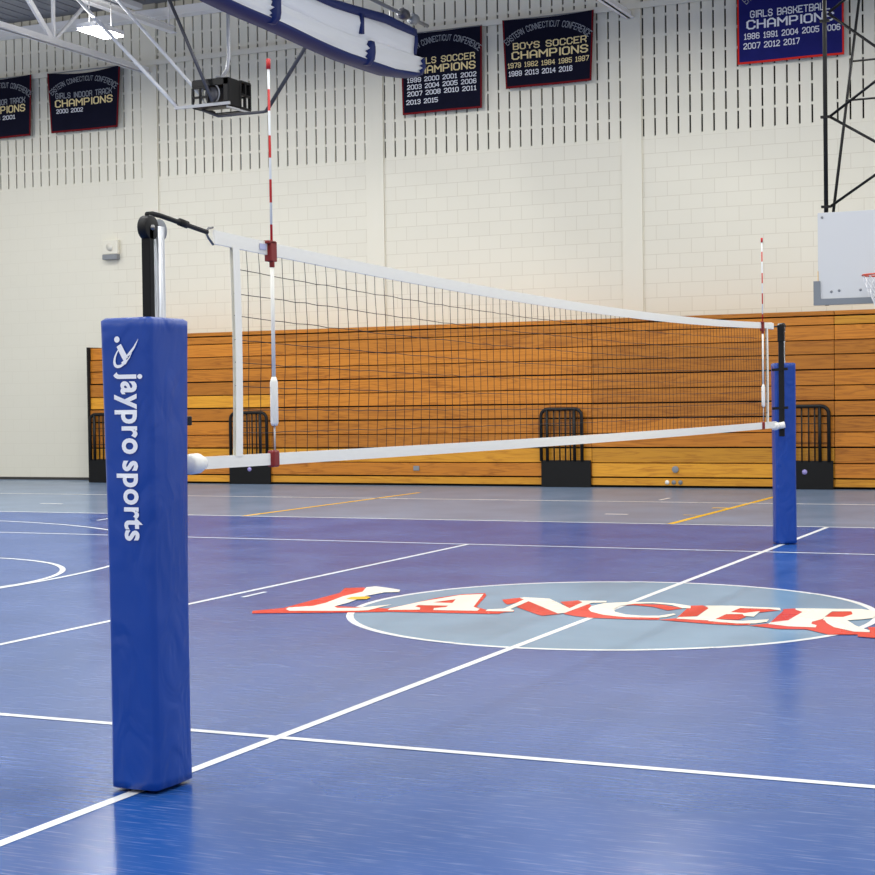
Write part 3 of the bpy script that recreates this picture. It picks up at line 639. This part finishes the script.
def post(y, sgn, label):
    """sgn: +1 when the net lies towards +y of the post"""
    px = 0.0
    t = thing('volleyball_post', label, 'post', (px, y, 0), 'volleyball posts')
    m = MB(); m.s = True
    # fluted aluminium tube
    ring = []
    for k in range(48):
        a = 2*PI*k/48; r = 0.032 - (0.007 if (k % 8) in (0, 1) else 0); ring.append((px + r*math.cos(a), y + sgn*0.045 + r*math.sin(a)))
    zz = (0.0, 2.13); vs = [(x, yy, z) for z in zz for x, yy in ring]
    m.add(vs, [(k, (k+1) % 48, 48+(k+1) % 48, 48+k) for k in range(48)] + [tuple(range(48))[::-1], tuple(range(48, 96))])
    m.build('upright', M['alu'], t)
    m = MB(); m.box(px-0.019, px+0.019, y-sgn*0.012-0.016, y-sgn*0.012+0.016, 1.0, 2.12); m.build('height_channel', M['black'], t, 0.004)
    m = MB(); m.cyl((px-0.019, y-sgn*0.008, 2.122), (px+0.019, y-sgn*0.008, 2.122), 0.047, 24); m.build('pulley', M['blackm'], t, 0.004)
    m = MB(); m.cyl((px-0.026, y-sgn*0.008, 2.122), (px+0.026, y-sgn*0.008, 2.122), 0.010, 12); m.build('axle', M['wire'], t)
    m = MB(); m.cyl((px+0.012, y+sgn*0.062, 2.118), (px-0.030, y+sgn*0.062, 2.118), 0.043, 20); m.build('end_cap', M['grey'], t, 0.004)
    m = MB(); m.box(px-0.05, px+0.05, y-0.07, y+0.07, 0.0, 0.010); m.build('floor_plate', M['black'], t)
    return t, px
post_near, px = post(-5.405, 1, 'near volleyball post standing inside the lettered blue pad')
post_far, _ = post(5.40, -1, 'far volleyball post standing inside the plain blue pad')
# black winch strap down the net side of the far post
m = MB(); m.box(0.004, 0.056, 5.19, 5.215, 1.06, 2.14); m.box(0.012, 0.048, 5.195, 5.34, 2.12, 2.15); m.box(-0.002, 0.062, 5.182, 5.222, 1.98, 2.14)
m.build('strap_track', M['black'], post_far, 0.004)
for z in (1.71, 1.335):
    m = MB(); m.bar((-0.06, 5.20, z-0.004), (0.095, 5.19, z+0.004), 0.02, 0.026); m.build('strap_tie', M['black'], post_far)
for z, y1 in ((1.71, -5.27), (1.385, -5.20)):
    m = MB(); m.box(0.01, 0.045, -5.33, y1, z-0.018, z+0.018); m.build('strap_tie', M['black'], post_near, 0.004)

# ------------------------------------------------------------------ the net
def ztop_c(y): return 2.048 + 0.078*(y/4.94)**2
def zbot_c(y): return 1.182 - 0.0035*y + 0.012*(y/4.8)**2
NY0, NY1 = -4.80, 4.74
net = thing('volleyball_net', 'black mesh volleyball net with white bands strung between the posts', 'net', (0, 0, 1.2))
def band(name, fn, y0, y1, h, th, material, n=60):
    m = MB()
    def P(u, k):
        y = y0 + (y1-y0)*u; z = fn(y); hh = h(y) if callable(h) else h
        prof = [(-th, -hh/2), (-th*1.06, 0), (-th, hh/2), (th, hh/2), (th*1.06, 0), (th, -hh/2)][k % 6]
        return (prof[0], y, z + prof[1])
    vs = [P(i/n, k) for i in range(n+1) for k in range(6)]
    m.add(vs, [(i*6+k, i*6+(k+1)%6, (i+1)*6+(k+1)%6, (i+1)*6+k) for i in range(n) for k in range(6)] + [tuple(range(6)), tuple(n*6+k for k in range(6))])
    return m.build(name, material, net)
band('top_band', ztop_c, -4.95, 4.93, 0.056, 0.005, M['band'])
band('bottom_band', zbot_c, -5.06, 5.08, lambda y: 0.050 + 0.012*(y+5)/10, 0.005, M['band'])
rn = random.Random(11)
m = MB(); nv_ = 9; r = 0.0016
ys = [NY0 + 0.1*k for k in range(1, int((NY1-NY0)/0.1)+1)]
wob = {}
def node(i, j):
    y = ys[i]; zt = ztop_c(y)-0.02; zb = zbot_c(y)+0.02; f = j/nv_
    if (i, j) not in wob: wob[(i, j)] = (rn.uniform(-.004,.004), rn.uniform(-.003,.003))
    wy, wz = wob[(i, j)] if 0 < j < nv_ else (0, 0)
    return (0.012*math.sin(y*1.7+f*3)*math.sin(PI*f)*0.5, y + wy + 0.012*math.sin(PI*f), zb + (zt-zb)*f + wz)
for i in range(len(ys)): m.tube([node(i, j) for j in range(nv_+1)], r, 4, False)
for j in range(1, nv_): m.tube([(0, NY0, node(0, j)[2]+0.004)] + [node(i, j) for i in range(len(ys))] + [(0, NY1, node(len(ys)-1, j)[2])], r, 4, False)
m.build('netting', M['cord'], net)
for y, w in ((-4.79, 0.055), (4.73, 0.055)):
    m = MB(); m.s = True
    m.grid(lambda u, v: (0.007, y - w/2 + w*u + 0.010*math.sin(PI*v), zbot_c(y)+0.02 + (ztop_c(y)-zbot_c(y)-0.04)*v), 4, 14)
    m.grid(lambda u, v: (-0.007, y - w/2 + w*u + 0.010*math.sin(PI*v), zbot_c(y)+0.02 + (ztop_c(y)-zbot_c(y)-0.04)*v), 4, 14)
    m.build('side_tape', M['band'], net)
m = MB(); m.tube([(0.0, -5.42, 2.172), (0.0, -5.38, 2.178), (0.0, -5.33, 2.176), (0, -5.0, 2.142)], 0.010, 8); m.tube([(0.002, -5.20, 2.164), (0.002, -5.15, 2.158)], 0.016, 8); m.build('tension_strap', M['cord'], net)
m = MB(); m.tube([(0, -4.955, 2.165), (0, -4.985, 2.16), (0, -5.01, 2.143), (0, -4.99, 2.12), (0, -4.955, 2.095)], 0.005, 8); m.build('strap_hook', M['wire'], net)
m = MB(); m.tube([(0, 4.90, 2.12), (0, 5.02, 2.118), (-0.01, 5.20, 2.125)], 0.008, 6); m.build('tension_strap', M['cord'], net)
m = MB(); m.box(-0.012, 0.012, 4.80, 4.98, 2.09, 2.15); m.build('end_sleeve', M['band'], net, 0.004)
m = MB(); m.tube([(0.0, -5.168, 1.212), (0.0, -5.155, 1.212), (0.0, -5.10, 1.213), (0.0, -5.088, 1.213), (0.0, -5.06, 1.213)], [0.032, 0.041, 0.041, 0.036, 0.027], 16); m.build('bottom_tie', M['white'], net)
m = MB(); m.tube([(0.0, 5.02, 1.16), (-0.01, 5.08, 1.162), (0.0, 5.13, 1.165), (0.0, 5.16, 1.166)], [0.03, 0.042, 0.036, 0.03], 12); m.tube([(-0.03, 5.165, 1.155), (0.065, 5.165, 1.175)], 0.032, 10); m.build('bottom_tie', M['white'], net)
m = MB(); m.box(0.0075, 0.0095, -4.60, -4.545, 2.105, 2.130); m.build('printed_tag', M['tagprint'], net)

Z_EDGES = [1.20, 1.5, 2.22, 2.312, 2.41, 2.503, 2.60, 2.704, 2.795, 2.882]
M['rod'] = stripes_mat('red_and_white_rod', [2.217, 2.311, 2.41, 2.503, 2.598, 2.704, 2.795, 2.882], srgb(200,30,28), srgb(226,230,232))
def antenna(y, zo, label):
    t = thing('net_antenna', label, 'antenna', (0.012, y, zbot_c(y)), 'net antennas')
    m = MB(); m.tube([(0.012, y, 2.06), (0.012, y-0.004, 2.92)], 0.0055, 10); m.build('rod', M['rod'], t)
    m = MB(); m.tube([(0.012, y-0.004, 2.882), (0.012, y-0.004, 2.925)], 0.010, 10); m.build('tip', mat_red, t)
    m = MB(); m.cyl((0.012, y, 1.54), (0.012, y, 2.08), 0.0085, 10); m.build('lower_rod', M['white'], t)
    m = MB(); m.tube([(0.012, y, 1.352), (0.012, y, 1.365), (0.012, y, 1.54), (0.012, y, 1.562)], [0.012, 0.017, 0.017, 0.010], 12); m.build('grip', M['white'], t)
    m = MB(); m.cyl((0.012, y, 1.22), (0.012, y, 1.352), 0.004, 8); m.build('thin_rod', M['galv'], t)
    m = MB(); zt = ztop_c(y); m.box(-0.010, 0.024, y-0.026, y+0.026, zt-0.055, zt+0.032); m.box(-0.004, 0.024, y-0.045, y+0.02, zt+0.02, zt+0.034); m.cyl((0.012, y, zt-0.08), (0.012, y, zt-0.05), 0.012, 10); m.build('upper_clip', M['red_clip'], t, 0.006)
    m = MB(); zb = zbot_c(y); m.box(-0.012, 0.022, y-0.027, y+0.027, zb-0.034, zb+0.038); m.build('lower_clip', M['red_clip'], t, 0.008)
mat_red = mat('red_rod_tip', srgb(200,30,28), 0.4)
antenna(-4.506, 0, 'red and white net antenna at the near end of the net')
antenna(4.52, 0, 'red and white net antenna at the far end, by far post')

# ------------------------------------------------------------------ rolled-up divider curtain under the roof
CXC = -7.2
BOT = [(3.0,6.40),(5.0,6.40),(6.46,6.36),(7.2,6.337),(8.74,6.295),(9.88,6.264),(11.31,6.303),(12.0,6.38),(12.36,6.44),(12.6,6.50)]
TOP = [(3.0,6.93),(9.3,6.98),(11.0,7.127),(12.4,7.11),(12.6,7.11)]
def lerp(T, y):
    for (a, b), (c, d) in zip(T[:-1], T[1:]):
        if y <= c: return b + (d-b)*(y-a)/(c-a)
    return T[-1][1]
ct = thing('divider_curtain', 'white and blue gym curtain gathered up under the ceiling', 'curtain', (CXC, 9.0, 6.3))
def curtain_part(name, material, y0, y1, prof, n=60, wob_=0.012):
    m = MB(); m.s = True; k = len(prof); vs = []
    for i in range(n+1):
        y = y0 + (y1-y0)*i/n; zb = lerp(BOT, y); zt = lerp(TOP, y)
        for j, (x, f, dz) in enumerate(prof):
            vs.append((CXC + x + wob_*math.sin(y*2.3 + j*1.7), y, zb + (zt-zb)*f + dz + wob_*0.7*math.sin(y*3.1 + j*2.1)))
    m.add(vs, [(i*k+j, i*k+(j+1)%k, (i+1)*k+(j+1)%k, (i+1)*k+j) for i in range(n) for j in range(k)] + [tuple(range(k)), tuple(n*k+j for j in range(k))])
    return m.build(name, material, ct)
curtain_part('gathered_panel', M['curtain'], 3.0, 12.22, [(.10,.06,0),(.17,.10,0),(.13,.15,0),(.19,.19,0),(.15,.24,0),(.21,.29,0),(.16,.35,0),(.20,.40,0),(.17,.45,0),(.0,.5,0),(-.15,.45,0),(-.2,.25,0),(-.12,.06,0)])
curtain_part('upper_panel', M['curtain'], 3.0, 11.95, [(.17,.40,0),(.19,.55,0),(.20,.70,0),(.19,.84,0),(.15,.86,0),(-.10,.86,0),(-.14,.45,0)])
curtain_part('top_hem', M['curtain_blue'], 3.0, 12.01, [(.21,.82,0),(.21,.97,0),(.17,1.0,0),(-.10,1.0,0),(-.14,.9,0),(-.12,.82,0)], wob_=0.005)
curtain_part('bottom_hem', M['curtain_blue'], 3.0, 12.20, [(.12,.085,0),(.18,.09,0),(.165,.03,0),(.05,-.01,0),(-.10,.0,0),(-.14,.08,0)], wob_=0.006)
curtain_part('end_hem', M['curtain_blue'], 11.94, 12.03, [(.185,.46,0),(.215,.70,0),(.21,.86,0),(-.13,.86,0),(-.15,.5,0)], 6, 0.0)
curtain_part('end_hem', M['curtain_blue'], 12.21, 12.29, [(.16,.04,0),(.22,.20,0),(.20,.42,0),(.0,.5,0),(-.17,.42,0),(-.17,.1,0)], 6, 0.0)
for y, f0, f1 in ((7.75, .02, .58), (10.45, .02, .42)):
    curtain_part('tie_strap', M['curtain_blue'], y-0.06, y+0.06, [(.17,f0-.02,0),(.235,f0+.08,0),(.25,f0+.2,0),(.25,f1-.1,0),(.235,f1,0),(.16,f1,0),(.10,f0-.02,0)], 4, 0.0)
curtain_part('pull_strap', M['curtain_blue'], 10.12, 10.20, [(.23,.50,0),(.23,.86,0),(.17,.86,0),(.17,.50,0)], 4, 0.0)
for y in (5.0, 8.0, 11.5):
    m = MB(); m.cyl((CXC, y, 6.98), (CXC, y, 7.34), 0.006, 6); m.build('lift_cable', M['wire'], ct)
pt = thing('curtain_drive_pipe', 'grey drive pipe with couplings above the curtain end', 'pipe', (CXC, 10, 7.34))
m = MB(); m.cyl((CXC, 3.0, 7.34), (CXC, 12.85, 7.335), 0.028, 12); m.build('pipe', M['grey'], pt)
for y, mm in ((11.98, 'grey_tube'), (12.32, 'grey')):
    m = MB(); m.tube([(CXC, y-0.10, 7.34), (CXC, y-0.06, 7.34), (CXC, y+0.06, 7.34), (CXC, y+0.10, 7.34)], [0.05, 0.085, 0.085, 0.05], 14); m.build('coupling', M[mm], pt)
for y in (4.5, 8.2, 10.6):
    m = MB(); m.box(CXC-0.02, CXC+0.02, y-0.02, y+0.02, 7.34, 9.06); m.build('hanger', M['steel_white'], pt)

# ------------------------------------------------------------------ caged motor box hung on tubes
rg = thing('hanging_cage', 'black open cage with round drum hung on steel rods', 'cage', (-10.376, 11.838, 6.129))
bx0, bx1, by0, by1, bz0, bz1 = -10.691, -10.038, 11.5, 12.15, 6.151, 6.568
cdx, cdz = -10.376, 6.343
m = MB(); s = 0.035
def frame_face(m, o, du, dv, nu, nv, s, t):
    """lattice of flat bars on a rectangle"""
    o = Vector(o); du = Vector(du); dv = Vector(dv)
    for i in range(nu+1): m.bar(o + du*i/nu, o + du*i/nu + dv, s, t)
    for j in range(nv+1): m.bar(o + dv*j/nv, o + dv*j/nv + du, s, t)
frame_face(m, (bx0,by0,bz0), (0.28,0,0), (0,0,0.30), 2, 2, s, 0.035)
m.box(bx0+0.30, bx1, by0-0.012, by0+0.012, bz0+0.0, bz0+0.06); m.box(bx0-0.01, bx1, by0-0.012, by0+0.012, bz1-0.10, bz1)
m.box(bx1-0.08, bx1, by0-0.012, by0+0.012, bz0, bz1)
m.box(bx1-0.012, bx1+0.012, by0, by1-0.30, bz0, bz1)
frame_face(m, (bx1,by1-0.30,bz0), (0,0.30,0), (0,0,bz1-bz0), 2, 2, 0.05, 0.035)
m.box(bx0-0.012, bx0+0.012, by0, by1, bz1-0.08, bz1); m.box(bx0-0.012, bx0+0.012, by0, by1, bz0, bz0+0.04)
m.box(bx0, bx1, by1-0.012, by1+0.012, bz0+0.2, bz1)
m.box(bx0, bx1, by0, by0+0.30, bz1-0.012, bz1+0.012); m.box(bx0, bx1, by1-0.3, by1, bz1-0.012, bz1+0.012)
m.box(bx0, bx1, by0, by0+0.25, bz0-0.02, bz0); m.box(bx0, bx0+0.07, by0, by1, bz0-0.02, bz0); m.box(bx1-0.07, bx1, by0, by1, bz0-0.02, bz0); m.box(bx0, bx1, by1-0.08, by1, bz0-0.02, bz0)
m.build('cage', M['blackm'], rg, 0.004, 1)
m = MB(); m.tube([(cdx, by0+0.03, cdz), (cdx, by0+0.07, cdz), (cdx, by0+0.5, cdz), (cdx, by0+0.54, cdz)], [0.10, 0.14, 0.14, 0.10], 24); m.build('drum', M['grey_tube'], rg)
m = MB(); m.tube([(cdx+0.17*math.cos(2*PI*k/24), by0+0.02, cdz+0.17*math.sin(2*PI*k/24)) for k in range(24)], 0.012, 6, closed=True); m.build('drum_rim', M['galv'], rg)
def up_to(a, b, z=9.05):
    a = Vector(a); b = Vector(b); k = (z-a.z)/(b.z-a.z); return a + (b-a)*k
for a, b, r, mm, nm in (((-10.973,11.5,6.174),(-12.867,11.5,8.101),0.030,'steel_white','rod'), ((-10.714,11.782,6.388),(-12.01,11.782,7.786),0.026,'steel_white','rod'),  # near-white on these two rods paints in the glare on galvanised tube
                       ((-10.252,11.387,6.196),(-11.03,11.387,7.876),0.028,'grey_tube','rod'), ((-9.418,11.613,6.005),(-8.696,11.613,6.94),0.032,'grey_tube','rod')):
    m = MB(); m.cyl(a, up_to(a, b), r, 10); m.build(nm, M[mm], rg)
m = MB(); m.tube([(-10.36,11.8,6.568),(-10.33,11.8,6.647),(-10.23,11.8,6.76),(-10.20,11.8,6.94),(-10.20,11.8,9.06)], 0.030, 10); m.build('drop_pipe', M['galv'], rg)
m = MB(); m.tube([(-10.45,11.78,6.579),(-10.42,11.78,6.66),(-10.32,11.78,6.66),(-10.26,11.78,6.58)], 0.018, 8); m.build('pipe_clamp', M['galv'], rg)
m = MB(); m.bar((-10.996,11.455,6.162),(-9.981,11.455,6.162),0.035,0.045); m.build('cross_bar', M['galv'], rg)
m = MB(); m.tube([(-10.60,11.6,6.13),(-10.376,11.75,6.03),(-10.16,11.70,6.02),(-9.474,11.613,5.999),(-9.418,11.613,6.005)], 0.024, 8); m.build('lower_brace', M['grey_tube'], rg)
m = MB(); m.bar((-10.06,11.5,6.118),(-10.04,12.15,6.118),0.03,0.03); m.build('cross_bar', M['galv'], rg)

# ------------------------------------------------------------------ ceiling-hung basketball goal
bk = thing('basketball_goal', 'ceiling-hung basketball backboard and black frame at right edge', 'basketball goal', (0.2, 10.75, 2.64))
m = MB(); m.box(-0.72, 1.12, 10.72, 10.76, 2.66, 3.81); m.build('backboard', M['board'], bk, 0.006)
m = MB(); m.box(-0.775, 1.175, 10.695, 10.785, 2.62, 2.70); m.box(-0.775, -0.69, 10.695, 10.785, 2.7002, 2.93); m.box(1.09, 1.175, 10.695, 10.785, 2.7002, 2.93); m.build('edge_padding', M['padding'], bk)
m = MB(); m.box(-0.722, -0.715, 10.715, 10.765, 2.93, 3.06); m.build('edge_tape', M['yellow'], bk)
for x, z in ((-0.66,3.75),(-0.45,2.80),(-0.55,2.79),(-0.18,2.80)):
    m = MB(); m.cyl((x,10.712,z),(x,10.722,z),0.016,10); m.build('bolt', M['grey'], bk)
RC = (0.15, 10.33, 2.95)
m = MB(); m.tube([(RC[0]+0.235*math.cos(2*PI*k/40), RC[1]+0.235*math.sin(2*PI*k/40), RC[2]) for k in range(40)], 0.011, 8, closed=True); m.bar((0.09,10.72,2.92),(0.12,10.55,2.94),0.03,0.04); m.bar((0.21,10.72,2.92),(0.18,10.55,2.94),0.03,0.04); m.box(0.05,0.25,10.69,10.72,2.86,2.98); m.build('rim', M['rim'], bk)
m = MB()
def hn(k, j):
    a = 2*PI*(k + 0.5*(j % 2))/12; r = 0.228 - 0.022*j - (0.01*j if j > 2 else 0); return (RC[0]+r*math.cos(a), RC[1]+r*math.sin(a), RC[2]-0.01-0.085*j)
for k in range(12):
    for j in range(5):
        m.tube([hn(k, j), hn(k, j+1)], 0.005, 4, False); m.tube([hn(k, j), hn(k-1 if j % 2 == 0 else k+1, j+1)], 0.005, 4, False)
m.build('hoop_net', M['netwhite'], bk)
for x in (-0.635, 1.035):
    m = MB(); m.cyl((x,10.86,2.62),(x,10.86,9.06),0.028,10); m.build('mast', M['blackm'], bk)
    m = MB(); m.tube([(x+0.07,10.95,3.80),(x+0.08,14.2,9.05)], 0.020, 8); m.build('rear_brace', M['blackm'], bk)
    for z in (3.9, 5.06, 6.3):
        m = MB(); m.box(x-0.06, x+0.06, 10.83, 10.89, z-0.015, z+0.015); m.build('collar', M['blackm'], bk)
    for z in (2.9, 3.6):
        m = MB(); m.box(x-0.03, x+0.03, 10.75, 10.86, z-0.03, z+0.03); m.build('bracket', M['blackm'], bk)
for a, b in ((5.06,6.15),(6.38,5.10),(5.06,4.05),(3.9,4.92),(6.4,7.5),(7.6,6.4)):
    m = MB(); m.tube([(-0.58,10.86,a),(1.0,10.86,b)], 0.018, 8); m.build('cross_brace', M['blackm'], bk)
for y, z in ((12.0, 5.5), (12.4, 6.1)):
    m = MB(); m.tube([(-0.565,y-0.06,z-0.12+0.06),(0.93+0.18,y-0.06,z-0.12+0.06)], 0.014, 8); m.build('rear_tie', M['blackm'], bk)
